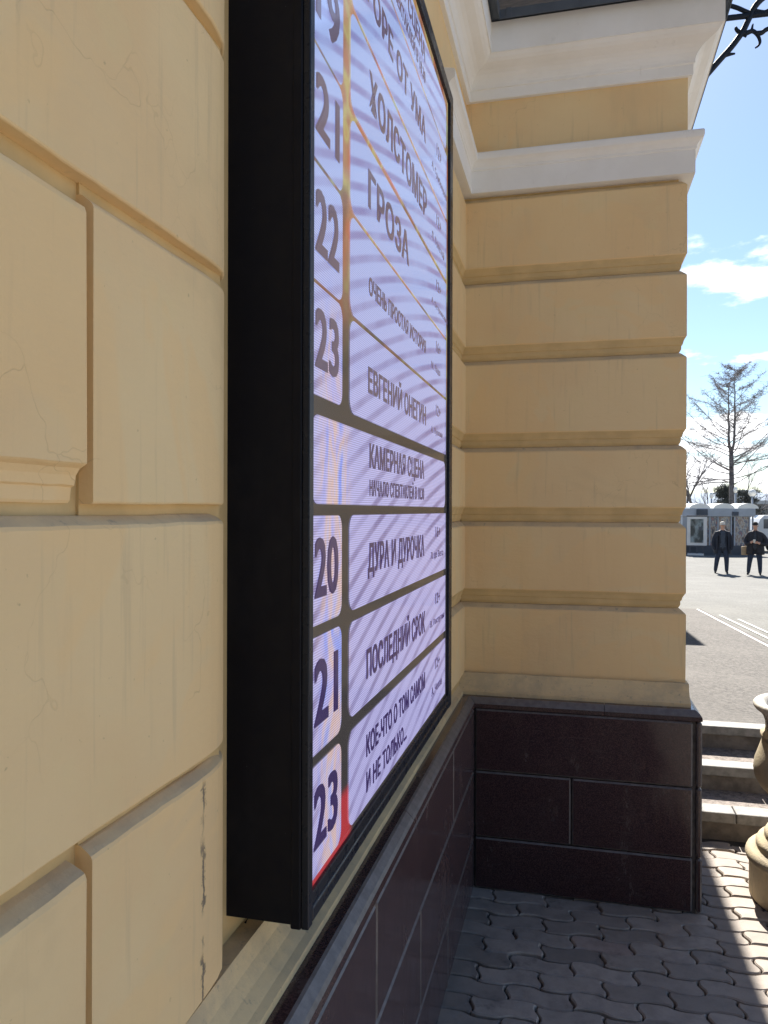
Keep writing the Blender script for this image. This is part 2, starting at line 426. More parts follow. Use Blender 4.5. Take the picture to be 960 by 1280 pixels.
# bay courses
def course(path, zb, zt):
    pr = [(-.045, zt+.0215), (-.026, zt+.0215), (-.020, zt+.019), (-.003, zt+.003), (0, zt-.002), (0, zb+.001), (-.0035, zb-.003), (-.011, zb-.016), (-.0145, zb-.030), (-.019, zb-.033), (-.019, zb-.049), (-.0255, zb-.0615), (-.045, zb-.0615)]
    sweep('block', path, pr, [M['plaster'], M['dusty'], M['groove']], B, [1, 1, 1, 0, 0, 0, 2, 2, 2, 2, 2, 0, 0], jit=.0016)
for i, zb in enumerate(ZB):
    zt = (ZB[i+1] if i < 5 else 2.895+.05)-.084
    course([(XS-.02, YA), (XA, YA), (XA, 12)], zb, zt)
    course([(XS, 2.74), (XS, YA+.02)], zb, zt)
# main wall courses left of the display
def wall_block(y0, y1, zb, zt, mat, rounded=False):
    pr = [(-.04, zt), (-.0165, zt), (-.014, zt-.001), (-.006, zt-.007), (-.002, zt-.0105), (0, zt-.0145), (0, zb+.003), (-.0012, zb+.001), (-.003, zb), (-.04, zb)]
    path = [(XW, y0), (XW, y1)]
    if rounded: path = [(XW, y0), (XW, .975), (XW-.001, 1.0), (XW-.0035, 1.028), (XW-.0085, 1.052), (XW-.016, 1.069), (XW-.026, 1.086), (XW-.038, 1.093)]
    return sweep('block', path, pr, [mat, M['dusty'] if zt < 1.8 else mat], B, [1, 1, 1, 1, 0, 0, 0, 0, 0, 0], jit=.0016, step=.02)
def moulded_block(y0, y1, zb, zt):
    pr = [(-.042, zt), (-.037, zt), (-.034, zt-.004), (-.026, zt-.0085), (-.016, zt-.0125), (-.007, zt-.0175), (-.002, zt-.021), (0, zt-.027), (0, zb+.041), (-.0025, zb+.039), (-.008, zb+.036), (-.0125, zb+.029), (-.0145, zb+.019), (-.018, zb+.017), (-.019, zb+.003), (-.021, zb), (-.04, zb)]
    sweep('block', [(XW+.003, y0), (XW+.003, y1)], pr, [M['plaster'], M['dusty'] if zt < 1.8 else M['plaster']], B, [1]*6+[0]*11, jit=.0016, step=.02)
rows = [(.868, 1.190, 1), (1.204, 1.544, 0), (1.557, 1.886, 1), (1.899, 2.226, 0), (2.239, 2.55, 1)]
for zb, zt, split in rows:
    if split:
        wall_block(.722, 1.128, zb, zt, M['plaster_crack'], True); moulded_block(-.12, .706, zb, zt)
        wall_block(-.9, -.146, zb, zt, M['plaster']); moulded_block(-2.2, -.93, zb, zt)
    else:
        wall_block(.05, 1.128, zb, zt, M['plaster'], True); wall_block(-1.2, .024, zb, zt, M['plaster']); wall_block(-2.3, -1.23, zb, zt, M['plaster'])
box('wall', -.60, -.5385, 1.0, 2.76, .8, 3.0, M['plaster'], B)
box('wall', -.60, XW, -6, -2.31, .8, 2.56, M['plaster'], B)
# entablature
sweep('architrave', [(XS, 2.60), (XS, YA), (XA, YA), (XA, 12)],
      [(-.03, 2.893), (.026, 2.893), (.026, 2.985), (.030, 2.988), (.030, 2.998), (.034, 3.003), (.040, 3.012), (.047, 3.018), (.054, 3.022), (.056, 3.030), (.056, 3.046), (.052, 3.052), (.02, 3.058), (-.03, 3.062)], M['white'], B)
corn = [(-.03, 3.285), (.016, 3.285), (.018, 3.288), (.018, 3.328), (.024, 3.331), (.024, 3.342), (.027, 3.352), (.034, 3.366), (.046, 3.379), (.060, 3.388), (.076, 3.394), (.092, 3.401), (.104, 3.411), (.111, 3.421), (.114, 3.424), (.118, 3.424), (.118, 3.548), (.06, 3.56), (-.03, 3.58)]
sweep('cornice', [(XS, -6), (XS, YA), (XA, YA), (XA, 12)], corn, M['white'], B)
gt = [(.02, 3.566), (.122, 3.556), (.148, 3.546), (.151, 3.534), (.155, 3.534), (.156, 3.570), (.150, 3.576), (.02, 3.596)]
sweep('gutter_edge', [(XS, -6), (XS, YA), (XA, YA), (XA, 12)], gt, M['gutter'], B)
sweep('roof', [(XS, -6), (XS, YA), (XA, YA), (XA, 12)], [(.145, 3.574), (-.16, 3.85), (-.16, 3.6), (.0, 3.6)], M['gutter'], B)
for y in (3.262, 3.7, 4.2): box('gutter_hook', XA+.05, XA+.15, y, y+.02, 3.56, 3.60, M['gutter'], B)
for x in (-.27, .02, .28): box('gutter_hook', x, x+.02, YA-.160, YA-.1565, 3.53, 3.572, M['gutter'], B)
box('upper_wall', -.55, .26, YA+.25, 12, 3.61, 8.5, M['plaster'], B)
box('upper_wall', -4, -.62, -6, 14, 3.62, 9.5, M['plaster'], B)
# second bay farther along the facade: its roof corner throws a shadow on the asphalt
box('rear_bay', -.5, 1.22, 12.9, 16, -.5, 4.0, M['plaster'], B)
box('rear_cornice', -.6, 1.30, 12.82, 16.1, 4.0, 4.25, M['white'], B)
# plinth
PX, PY, PXR = -.393, 3.16, .483
pp = [(PX, -6), (PX, PY), (PXR, PY), (PXR, 12)]
def ledge():
    t = MT('grimy_plaster_ledge'); a = t.noise(6, 6, .7); b = t.noise(60, 5, .7)
    c = t.mix(t.ramp(a, .36, .62), (.54, .42, .25), (.72, .54, .29))
    c = t.mix(t.ramp(b, .58, .72, 0, .5), c, (.24, .21, .17))
    t.col(c).rough(.85); t.bump(b, .4, .004); return t.m
M['ledge'] = ledge()
sweep('ledge', pp, [(-.17, .862), (-.109, .862), (-.104, .850), (-.098, .836), (-.084, .817), (-.066, .802), (-.053, .796), (-.052, .76), (-.17, .76)], M['ledge'], B, jit=.002)
for path in ([(PX, -6), (PX, .42)], [(PX, .422), (PX, 1.93)], [(PX, 1.932), (PX, PY), (.12, PY)], [(.122, PY), (PXR, PY), (PXR, 5.1)], [(PXR, 5.102), (PXR, 12)]):
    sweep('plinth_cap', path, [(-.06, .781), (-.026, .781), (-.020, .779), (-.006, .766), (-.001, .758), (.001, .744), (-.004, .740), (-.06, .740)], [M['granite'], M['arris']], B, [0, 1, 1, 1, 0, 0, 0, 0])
box('plinth_core', -1, PX-.021, -6, 3.4, -.3, .77, M['mortar'], B)
box('plinth_core', -.6, PXR-.021, PY+.021, 12, -.3, .77, M['mortar'], B)
def slab(ax, a0, a1, z0, z1):
    g = .0022; bm = bmesh.new()
    if ax == 'x': bm_box(bm, PX-.02, PX, a0+g, a1-g, z0+g, z1-g)
    elif ax == 'y': bm_box(bm, a0+g, a1-g, PY, PY+.02, z0+g, z1-g)
    else: bm_box(bm, PXR-.02 if ax == 's' else 0, PXR, a0+g, a1-g, z0+g, z1-g)
    r = bmesh.ops.bevel(bm, geom=list(bm.edges), offset=.0062, segments=1, affect='EDGES')
    for f in bm.faces: f.material_index = 0
    for f in r['faces']: f.material_index = 1
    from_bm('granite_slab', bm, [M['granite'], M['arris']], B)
ZJ = (0.002, .213, .484, .7395)
for k, js in enumerate(([-2, -.5, .45, 1.49, 2.49, PY-.002], [-2, -.9, .06, 1.04, 2.025, PY-.002], [-2, -.4, .55, 1.547, 2.60, PY-.002])):
    for a, b in zip(js, js[1:]): slab('x', a, b, ZJ[k], ZJ[k+1])
for k, js in enumerate(([PX+.001, .450], [PX+.001, -.005, .450], [PX+.001, .450])):
    for a, b in zip(js, js[1:]): slab('y', a, b, ZJ[k], ZJ[k+1])
for k in range(3):
    for a, b in zip([PY+.002, 3.93, 4.9, 6], [3.93, 4.9, 6, 8]): slab('s', a, b, ZJ[k], ZJ[k+1])
# wrought iron bracket on the side of the bay
def arc(cx_, cz_, r0, r1, a0, a1, y, n=18): return [(cx_+(r0+(r1-r0)*i/n)*math.cos(R(a0+(a1-a0)*i/n)), y, cz_+(r0+(r1-r0)*i/n)*math.sin(R(a0+(a1-a0)*i/n))) for i in range(n+1)]
def px_at(px, py, y):
    d = fw+rt2*((px-480)/FPX)+up2*((640-py)/FPX); t = y/d.y; return EYE+d*t
YB = 4.3
ib = tube('iron_bracket', [(.26, YB, px_at(915, 22, YB).z+.003), tuple(px_at(915, 22, YB)), tuple(px_at(960, 17, YB)), tuple(px_at(1060, 8, YB))], .014, M['iron'], B)
def ipath(pts, r, n=8):
    P = [px_at(a, b, YB) for a, b in pts]; Q = []
    for i in range(len(P)-1):
        p0, p1, p2, p3 = P[max(i-1, 0)], P[i], P[i+1], P[min(i+2, len(P)-1)]
        for k in range(6):
            t = k/6; Q.append(.5*((2*p1)+(p2-p0)*t+(2*p0-5*p1+4*p2-p3)*t*t+(3*p1-p0-3*p2+p3)*t**3))
    Q.append(P[-1])
    rr = [r[0]+(r[1]-r[0])*i/(len(Q)-1) for i in range(len(Q))] if isinstance(r, tuple) else r
    return tube('scroll_bar', [tuple(q) for q in Q], rr, M['iron'], ib, n)
ipath([(880, 98), (899, 76), (915, 58), (928, 40), (936, 24), (944, 8), (956, -4), (975, -14), (1000, -20)], .015)
ipath([(912, 7), (922, 10), (936, 16), (946, 17)], .011)
ipath([(926, 43), (934, 41), (941, 39), (947, 44), (950, 52), (948, 57), (944, 60)], (.014, .004))
ipath([(945, 42), (952, 41), (958, 37), (968, 34), (980, 40), (984, 52), (976, 60), (966, 56)], (.013, .007))
ipath([(934, 44), (924, 40), (920, 36), (921, 34)], (.013, .006))
ipath([(906, 69), (912, 68), (919, 67)], (.013, .004)); ipath([(908, 66), (911, 61), (911, 59)], (.008, .002)); ipath([(940, 36), (941, 31), (942, 30)], (.007, .002))
ipath([(943, 14), (955, 15), (960, 12)], (.012, .006))
for ch in (ib,):
    pass

# ------------------------------------------------------------------ LED display
D = empty('led_display', (-.47, 1.85, .9), 'tall black framed LED screen showing a lilac theatre programme on the plastered wall', 'screen')
LF, LB, LN, LFAR, Z0, Z1 = -.398, -.5385, 1.134, 2.577, .896, 2.936
box('cabinet', LB, LF-.012, LN+.002, LFAR-.002, Z0+.004, Z1-.002, M['cabinet'], D, .002)
box('side_cover', LB, LF-.013, LN-.0005, LN+.0018, Z0+.006, Z1, M['cabinet'], D, .0008)
box('corner_trim', LF-.030, LF-.0125, LN-.0012, LN+.03, Z0-.001, Z1, M['cabinet'], D, .003, 3)
box('bezel', LF-.012, LF, LN, LN+.021, Z0, Z1, M['bezel'], D, .002, 2)
box('bezel', LF-.012, LF, LFAR-.055, LFAR, Z0, Z1, M['bezel'], D, .002, 2)
box('bezel', LF-.012, LF, LN+.0212, LFAR-.0552, Z0, Z0+.026, M['bezel'], D, .006, 4)
box('bezel', LF-.013, LF-.003, LN+.0212, LFAR-.0552, Z0+.0262, Z0+.046, M['bezel'], D, .002, 2)
box('bezel', LF-.012, LF, LN+.0212, LFAR-.0552, Z1-.045, Z1, M['bezel'], D, .003, 2)
for y in (1.25, 1.9, 2.45): box('mounting_bolt', LB+.03, LB+.05, y, y+.016, Z0-.008, Z0+.006, M['cabinet'], D)
tube('cable_end', [(-.515, 1.17, Z0+.01), (-.514, 1.171, Z0-.012), (-.519, 1.169, Z0-.021)], .0022, M['cabinet'], D, 6)
XSC = -.4075
EMS = .345
def led_mat(name, kind):
    t = MT(name); x, y, z = t.sepxyz()
    # diode rows and columns
    row = t.math('SINE', t.math('MULTIPLY', z, 2*math.pi/.0042)); colm = t.math('SINE', t.math('MULTIPLY', y, 2*math.pi/.0042))
    grid = t.math('ADD', .86, t.math('ADD', t.math('MULTIPLY', row, .28), t.math('MULTIPLY', colm, .08)))
    zone = t.noise(2.1, 2, .5)
    if kind == 'cell':
        ph = t.math('SUBTRACT', z, t.math('MULTIPLY', y, .30)); ph = t.math('ADD', ph, t.math('MULTIPLY', t.math('POWER', t.math('SUBTRACT', y, 1.7), 2), .09))
        sw = t.math('SINE', t.math('MULTIPLY', ph, 2*math.pi/.047))
        st_ = t.ramp(sw, .0, .95)
        hi = t.ramp(z, 1.5, 2.3)
        light = t.mix(hi, (.50, .48, .84), (.40, .52, .92)); dark = t.mix(hi, (.19, .15, .36), (.22, .19, .48))
        c = t.mix(t.math('MULTIPLY', st_, t.ramp(t.noise(3.3, 3, .6, off=(5, 0, 0)), .35, .65, .28, .8)), light, dark)
        # iridescent patches by the dates
        w = t.noise(5, 3, .6, stretch=(1, 2.2, 1), dist=.8); cr = t.n('ShaderNodeValToRGB'); t.l(w, cr.inputs[0])
        for p, q in ((.30, (.25, .35, .95)), (.42, (.55, .50, .85)), (.50, (.80, .55, .45)), (.57, (.60, .55, .80)), (.66, (.20, .32, .98))):
            e = cr.color_ramp.elements.new(p); e.color = (*q, 1)
        e = cr.color_ramp.elements; e.remove(e[0]); e.remove(e[-1])
        band = t.math('MULTIPLY', t.ramp(t.math('ABSOLUTE', t.math('SUBTRACT', y, 1.29)), .03, .12, 1, 0), t.ramp(z, 2.0, 1.7))
        c = t.mix(t.math('MULTIPLY', band, .85), c, cr.outputs[0])
        c = t.mix(1, c, grid, 'MULTIPLY'); k = 1.
    elif kind == 'back':
        w = t.noise(9, 2, .5, off=(0, 2, 1)); cr = t.n('ShaderNodeValToRGB'); t.l(w, cr.inputs[0])
        for p, q in ((.34, (.52, .17, .08)), (.46, (.44, .24, .14)), (.53, (.52, .46, .18)), (.60, (.50, .20, .09)), (.68, (.42, .44, .24))):
            e = cr.color_ramp.elements.new(p); e.color = (*q, 1)
        e = cr.color_ramp.elements; e.remove(e[0]); e.remove(e[-1])
        c = t.mix(t.math('MULTIPLY', t.ramp(z, 1.72, 2.12), t.ramp(t.noise(6, 2, .5, off=(1, 7, 3)), .38, .55, .35, 1)), (.035, .031, .030), cr.outputs[0])  # lower gaps: grey-brown reflection of the wall painted into the glow
        redm = t.math('MULTIPLY', t.ramp(z, 1.045, 1.02), t.ramp(y, 1.42, 1.38))
        c = t.mix(redm, c, (.52, .03, .04)); k = .8
    else:
        hi = t.ramp(z, 1.3, 1.9); c = t.mix(hi, (.030, .014, .10), (.125, .095, .15)); k = .9  # upper lettering paler: screen reflection painted into its colour
    t.col((.06, .055, .052)); t.rough(.12); t.b.inputs['Specular IOR Level'].default_value = .5
    t.l(c, t.b.inputs['Emission Color']); t.b.inputs['Emission Strength'].default_value = k*EMS
    return t.m
M['cell'] = led_mat('led_lit_panel', 'cell'); M['back'] = led_mat('led_picture_and_reflection', 'back'); M['ink'] = led_mat('led_lettering', 'ink')
YL, YR = LN+.0212, 2.5215
obj('screen', [(XSC, YL, Z0+.046), (XSC, YR, Z0+.046), (XSC, YR, Z1-.045), (XSC, YL, Z1-.045)], [(0, 1, 2, 3)], M['back'], D)
def rrect(name, y0, y1, z0, z1, r, corners=(1, 1, 1, 1), dx=.0012):
    V = []; cs = ((y0, z0, 180), (y1, z0, 270), (y1, z1, 0), (y0, z1, 90))
    for (cy_, cz_, a0), on in zip(cs, corners):
        rr = r if on else .001
        oy = cy_+(rr if cy_ == y0 else -rr); oz = cz_+(rr if cz_ == z0 else -rr)
        for k in range(9): a = R(a0+k*90/8); V.append((XSC+dx, oy+rr*math.cos(a), oz+rr*math.sin(a)))
    return obj(name, V, [tuple(range(len(V)))], M['cell'], D)
FC = 0
def text_mesh(txt, bold):
    cu = bpy.data.curves.new('lettering', 'FONT'); cu.body = txt; cu.size = 1; cu.offset = bold; cu.resolution_u = 3; cu.space_character = 1.06
    o = bpy.data.objects.new('lettering', cu); C.objects.link(o)
    dg = bpy.context.evaluated_depsgraph_get(); me = bpy.data.meshes.new_from_object(o.evaluated_get(dg)); bpy.data.objects.remove(o)
    xs = [v.co.x for v in me.vertices]; return me, min(xs), max(xs)
def lettering(txt, y0, y1, z0, z1, parent, bold=.012, dx=.0024):
    bold *= .62; words = txt.split(' '); full, ax, bx = text_mesh(txt, bold)
    zs = [v.co.y for v in full.vertices]
    # heights come from the capitals, so tails hang below the line and the breve stands above it
    lo = 0 if any(ch in txt for ch in 'ДЦЩ,') else min(zs); hi = min(max(zs), .73+bold) if 'Й' in txt else max(zs)
    for i, w in enumerate(words):
        me, wa, wb = text_mesh(w, bold); _, _, pe = text_mesh(' '.join(words[:i+1]), bold); sh = pe-wb
        # heavy strokes: three layers of the word, each a hair to the side and proud of the last
        k = .028*(z1-z0) if bold > .015 else .02*(z1-z0); V = []; F = []
        for n_, (sy, sx) in enumerate(((-k, 0), (0, .0003), (k, .0006))):
            o_ = len(V); V += [(XSC+dx+sx, y0+sy+(v.co.x+sh-ax)/(bx-ax)*(y1-y0), z0+(v.co.y-lo)/(hi-lo)*(z1-z0)) for v in me.vertices]
            F += [tuple(i_+o_ for i_ in p_.vertices) for p_ in me.polygons]
        me = bpy.data.meshes.new('lettering'); me.from_pydata(V, [], F); me.materials.append(M['ink'])
        q = bpy.data.objects.new('lettering', me); C.objects.link(q); q.parent = parent
YG0, YG1, YE = 1.334, 1.382, 2.494
dates = [('18', 2.498, 2.70), ('19', 2.3075, 2.486), ('21', 2.119, 2.302), ('22', 1.924, 2.1125), ('23', 1.737, 1.917), ('20', 1.362, 1.541), ('21', 1.152, 1.343), ('23', .953, 1.134)]
for tx, a, b in dates:
    p = rrect('date_panel', YL+.001, YG0, a, b, .024, (0, 1, 1, 0)); h = b-a
    lettering(tx, 1.181, 1.306, a+h*.24, a+h*.80, p, .03)
titles = [('ГОРЕ ОТ УМА', 2.499, 2.706, 2.572, 2.638, 1.49, 2.12, '12+', 'А. Грибоедов'), ('ХОЛСТОМЕР', 2.302, 2.488, 2.366, 2.446, 1.512, 2.138, '12+', 'Л. Толстой'), ('ГРОЗА', 2.112, 2.287, 2.162, 2.242, 1.507, 1.90, '12+', 'А. Островский'),
          ('ОЧЕНЬ ПРОСТАЯ ИСТОРИЯ', 1.918, 2.104, 1.988, 2.026, 1.513, 2.132, '16+', 'М. Ладо'), ('ЕВГЕНИЙ ОНЕГИН', 1.732, 1.909, 1.788, 1.842, 1.51, 2.135, '12+', 'А. Пушкин'),
          ('ДУРА И ДУРОЧКА', 1.360, 1.541, 1.424, 1.484, 1.512, 2.117, '16+', 'Л. де Вега'), ('ПОСЛЕДНИЙ СРОК', 1.158, 1.339, 1.210, 1.268, 1.503, 2.132, '12+', 'В. Распутин')]
for tx, a, b, z0, z1, y0, y1, age, au in titles:
    p = rrect('title_panel', YG1, YE, a, b, .03, (1, 0, 0, 1)); lettering(tx, y0, y1, z0, z1, p, .035); h = b-a
    lettering(age, 2.30, 2.38, a+h*.60, a+h*.78, p, .02); lettering(au, 2.22, 2.22+.022*len(au), a+h*.24, a+h*.37, p, .01)
p = rrect('title_panel', YG1, YE, .952, 1.134, .03, (1, 0, 0, 1))
lettering('КОЕ-ЧТО О ТОМ САМОМ', 1.503, 2.134, 1.050, 1.096, p, .035); lettering('И НЕ ТОЛЬКО...', 1.504, 1.89, .978, 1.020, p, .035)
lettering('12+', 2.30, 2.38, 1.07, 1.10, p, .02); lettering('А. Чехов', 2.24, 2.42, 1.00, 1.025, p, .01)
for a, b, t1 in ((1.560, 1.706, 'КАМЕРНАЯ СЦЕНА'), (2.715, 2.862, 'БОЛЬШАЯ СЦЕНА')):
    p = rrect('heading_panel', YL+.012, 2.482, a, b, .03)
    lettering(t1, 1.522, 2.112, a+.078, a+.128, p, .035); lettering('НАЧАЛО СПЕКТАКЛЕЙ В 18.30', 1.523, 2.113, a+.019, a+.053, p, .03)

# ------------------------------------------------------------------ stone urn
def m_urn():
    t = MT('cast_stone_urn'); a = t.noise(9, 6, .65); p = t.noise(120, 3, .6); d = t.noise(22, 5, .7, stretch=(1, 1, .4))
    c = t.mix(t.ramp(a, .35, .68), (.50, .41, .26), (.40, .335, .23)); c = t.mix(t.ramp(d, .54, .70, 0, .6), c, (.25, .22, .17)); c = t.mix(t.ramp(p, .66, .72, 0, .6), c, (.20, .17, .13))
    t.col(c).rough(.8); t.bump(t.math('ADD', t.math('MULTIPLY', p, -1), a), .5, .005); return t.m
M['urn'] = m_urn()
M['urn_dark'] = simple('weathered_urn_lip', (.46, .43, .37), .75, .25, 14, .35)
U = empty('stone_urn', (.96, 3.38, 0), 'cream cast stone garden urn standing on the pavers in front of the steps', 'urn')
base = lathe('base', [(.0, 0), (.258, 0), (.262, .006), (.262, .145), (.274, .150), (.277, .162), (.272, .178), (.258, .190), (.240, .196), (.236, .203), (.238, .212), (.230, .226), (.210, .234), (.205, .242), (.207, .250), (.198, .266), (.178, .276), (.172, .288), (.165, .30), (.1, .305)], (0, 0, 0), M['urn'], U)
lathe('stem', [(.165, .30), (.157, .318), (.152, .33), (.160, .338), (.172, .352), (.176, .366), (.170, .382), (.160, .392), (.16, .40)], (0, 0, 0), M['urn'], U)
lathe('bowl', [(.158, .398), (.19, .412), (.222, .44), (.242, .475), (.248, .51), (.244, .54), (.232, .575), (.222, .605), (.216, .625), (.214, .635), (.222, .640), (.222, .655), (.206, .66), (.2, .69)], (0, 0, 0), M['urn'], U)
lathe('rim', [(.203, .66), (.204, .70), (.212, .725), (.226, .742), (.240, .752), (.248, .762), (.249, .772), (.242, .780), (.228, .784), (.210, .778), (.196, .76), (.185, .70), (0, .69)], (0, 0, 0), M['urn_dark'], U)

# ------------------------------------------------------------------ people
M['skin'] = simple('skin', (.50, .29, .21), .55, .08, 20); M['jacket'] = simple('navy_jacket', (.014, .019, .032), .8, .3, 12, .4); M['jumper'] = simple('slate_jumper', (.05, .065, .09), .9, .2, 30)
M['jeans'] = simple('dark_jeans', (.022, .034, .062), .85, .25, 16, .3); M['shoe'] = simple('dark_shoes', (.015, .013, .014), .5, .2, 20); M['cap_l'] = simple('pale_cap', (.62, .58, .50), .85, .1, 20); M['cap_d'] = simple('black_knit_hat', (.02, .018, .02), .9, .2, 30); M['coat'] = simple('black_brown_jacket', (.020, .020, .026), .8, .3, 12, .4); M['red'] = simple('dark_red_scarf', (.12, .02, .025), .8, .2, 30); M['bagm'] = simple('tan_canvas_bag', (.36, .27, .17), .8, .2, 20); M['cup'] = simple('white_paper_cup', (.75, .74, .70), .6, .05, 20)
def skin_mesh(name, joints, edges, root, mats, pick, parent, subd=2):
    me = bpy.data.meshes.new(name); me.from_pydata([j[0] for j in joints], edges, []); o = bpy.data.objects.new(name, me); C.objects.link(o)
    sk = o.modifiers.new('skin', 'SKIN'); sk.use_smooth_shade = True
    lay = me.skin_vertices[0].data if me.skin_vertices else None
    if lay is None:
        bm = bmesh.new(); bm.from_mesh(me); bm.verts.layers.skin.verify(); bm.to_mesh(me); bm.free(); lay = me.skin_vertices[0].data
    for i, j in enumerate(joints):
        r = j[1]; lay[i].radius = r if isinstance(r, tuple) else (r, r); lay[i].use_root = (i == root)
    sb = o.modifiers.new('sub', 'SUBSURF'); sb.levels = subd; sb.render_levels = subd
    dg = bpy.context.evaluated_depsgraph_get(); m2 = bpy.data.meshes.new_from_object(o.evaluated_get(dg)); bpy.data.objects.remove(o)
    m2.materials.clear()
    for m in mats: m2.materials.append(m)
    for p in m2.polygons: p.material_index = pick(p.center, p.normal); p.use_smooth = True
    q = bpy.data.objects.new(name, m2); C.objects.link(q); q.parent = parent; return q
def person(loc, rz, label, pose):
    P = empty('person', loc, label, 'person'); P.rotation_euler = (0, 0, rz)
    sp = pose['spread']; lx, rx = -sp, sp
    # x right, -y towards viewer; joints
    J = [((0, 0, .95), (.165, .12)), ((0, .0, 1.12), (.17, .125)), ((0, .01, 1.30), (.195, .13)), ((0, .015, 1.42), (.165, .10)), ((0, .005, 1.50), .058), ((0, -.01, 1.57), .062), ((0, -.02, 1.655), (.078, .094)), ((0, -.015, 1.735), (.062, .075))]
    E_ = [(i, i+1) for i in range(7)]
    def chain(start, items):
        prev = start
        for c, r in items:
            J.append((c, r)); E_.append((prev, len(J)-1)); prev = len(J)-1
    for s, f in ((-1, pose['footL']), (1, pose['footR'])):
        chain(0, [((s*.10, 0, .86), .118), (((s*.10+f[0])*.5+s*.012, (f[1])*.5-.02, .50), .088), ((f[0], f[1], .11), .064), ((f[0], f[1], .045), .044), ((f[0]+s*.02, f[1]-.13, .035), (.045, .032))])
    hands = []
    for s, a in ((-1, pose['armL']), (1, pose['armR'])):
        chain(3, [((s*.19, .015, 1.40), .078)]+[(c, r) for c, r in zip(a, (.082, .068, .048))]); hands.append(a[2])
    def pick(c, n):
        if c.z > 1.49 and abs(c.x) < .11: return 0
        if c.z < .085: return 4
        if any((c-Vector(h)).length < .075 for h in hands) and pose['barehands']: return 0
        if c.z < .80 and abs(c.x) < .34 and not any((c-Vector(h)).length < .11 for h in hands): return 3
        if c.y < -.03 and abs(c.x) < .075 and c.z > .9: return 2
        return 1
    skin_mesh('body', J, E_, 0, [M['skin'], pose['mat'], M[pose['front']], M['jeans'], M['shoe']], pick, P)
    # jacket skirt and collar
    V = []; F = []; n = 28
    for z, a, b in ((.70, .285, .195), (.78, .285, .192), (.92, .275, .185), (1.10, .262, .178), (1.28, .258, .168), (1.38, .225, .15), (1.45, .145, .12), (1.50, .10, .098), (1.515, .085, .085)):
        for k in range(n):
            t = 2*math.pi*k/n+math.pi/2*0
            V.append((a*math.cos(t)*(1+.03*math.sin(5*t)), b*math.sin(t)+.01, z+.01*math.sin(3*t)))
    gap = pose['open']
    for i in range(8):
        for k in range(n):
            t = 2*math.pi*(k+.5)/n
            if math.sin(t) < -1+gap and i < 8: continue
            F.append((i*n+k, i*n+(k+1) % n, (i+1)*n+(k+1) % n, (i+1)*n+k))
    j = obj('jacket', V, F, pose['mat'], P, smooth=True); m = j.modifiers.new('thick', 'SOLIDIFY'); m.thickness = .02
    # face details and hat
    bm = bmesh.new(); r = bmesh.ops.create_uvsphere(bm, u_segments=8, v_segments=6, radius=.017); bmesh.ops.transform(bm, matrix=Matrix.Translation((0, -.118, 1.655)) @ Matrix.Diagonal((.8, 1.2, 1.5, 1)), verts=r['verts'])
    for s in (-1, 1):
        r = bmesh.ops.create_uvsphere(bm, u_segments=8, v_segments=6, radius=.024); bmesh.ops.transform(bm, matrix=Matrix.Translation((s*.082, 0, 1.66)) @ Matrix.Diagonal((.5, .9, 1.3, 1)), verts=r['verts'])
    from_bm('face_features', bm, M['skin'], P, True)
    bm = bmesh.new()
    for s in (-1, 1):
        r = bmesh.ops.create_uvsphere(bm, u_segments=8, v_segments=6, radius=.010); bmesh.ops.transform(bm, matrix=Matrix.Translation((s*.032, -.105, 1.682)), verts=r['verts'])
    from_bm('eyes', bm, M['shoe'], P, True)
    V = []; F = []; n = 20
    for z, rr in ((1.695, .094), (1.72, .097), (1.755, .092), (1.785, .074), (1.80, .045), (1.806, .012)):
        for k in range(n): t = 2*math.pi*k/n; V.append((rr*.92*math.cos(t), rr*1.08*math.sin(t)-.012, z))
    for i in range(5):
        for k in range(n): F.append((i*n+k, i*n+(k+1) % n, (i+1)*n+(k+1) % n, (i+1)*n+k))
    hat = obj('hat', V, F, pose['hat'], P, smooth=True)
    if pose['brim']:
        V = [(.085*math.cos(R(a)), -.012+(.10 if i == 0 else .175)*math.sin(R(a)), 1.70-(.0 if i == 0 else .012)) for i in range(2) for a in range(190, 351, 20)]; k = len(V)//2
        b = obj('brim', V, [(i, i+1, k+i+1, k+i) for i in range(k-1)], pose['hat'], hat); m = b.modifiers.new('thick', 'SOLIDIFY'); m.thickness = .008
    return P
def gp(px, py):                       # plaza point under a pixel of the photograph
    d = fw+rt2*((px-480)/FPX)+up2*((640-py)/FPX)
    t = 1.0
    for _ in range(60):
        p = EYE+d*t; z = plaza_z(p.y)-.012; t = (z-EYE.z)/d.z
    return EYE+d*t
p1 = gp(903, 716.5); p2 = gp(944, 718.5)
a1 = math.atan2(p1.x, p1.y)
person(p1, -a1+R(6), 'person in pale cap and open navy jacket, hands in pockets, on the sunlit plaza', dict(spread=.1, footL=(-.22, .05), footR=(.13, -.06), armL=[(-.285, .03, 1.16), (-.295, -.03, .93), (-.255, -.09, .83)], armR=[(.285, .03, 1.16), (.295, -.03, .93), (.255, -.09, .83)], barehands=False, mat=M['jacket'], front='jumper', hat=M['cap_l'], brim=True, open=.20))
q2 = person(p2, -a1+R(-8), 'person in black knit hat and dark jacket holding a white cup to the chest', dict(spread=.1, footL=(-.21, -.02), footR=(.15, .03), armL=[(-.30, .0, 1.18), (-.25, -.16, 1.03), (-.07, -.235, 1.13)], armR=[(.33, .02, 1.20), (.36, -.10, 1.02), (.10, -.245, 1.10)], barehands=True, mat=M['coat'], front='jumper', hat=M['cap_d'], brim=False, open=.012))
def holder(o, l): return tuple(Matrix.Rotation(o.rotation_euler.z, 3, 'Z') @ Vector(l) + o.location)
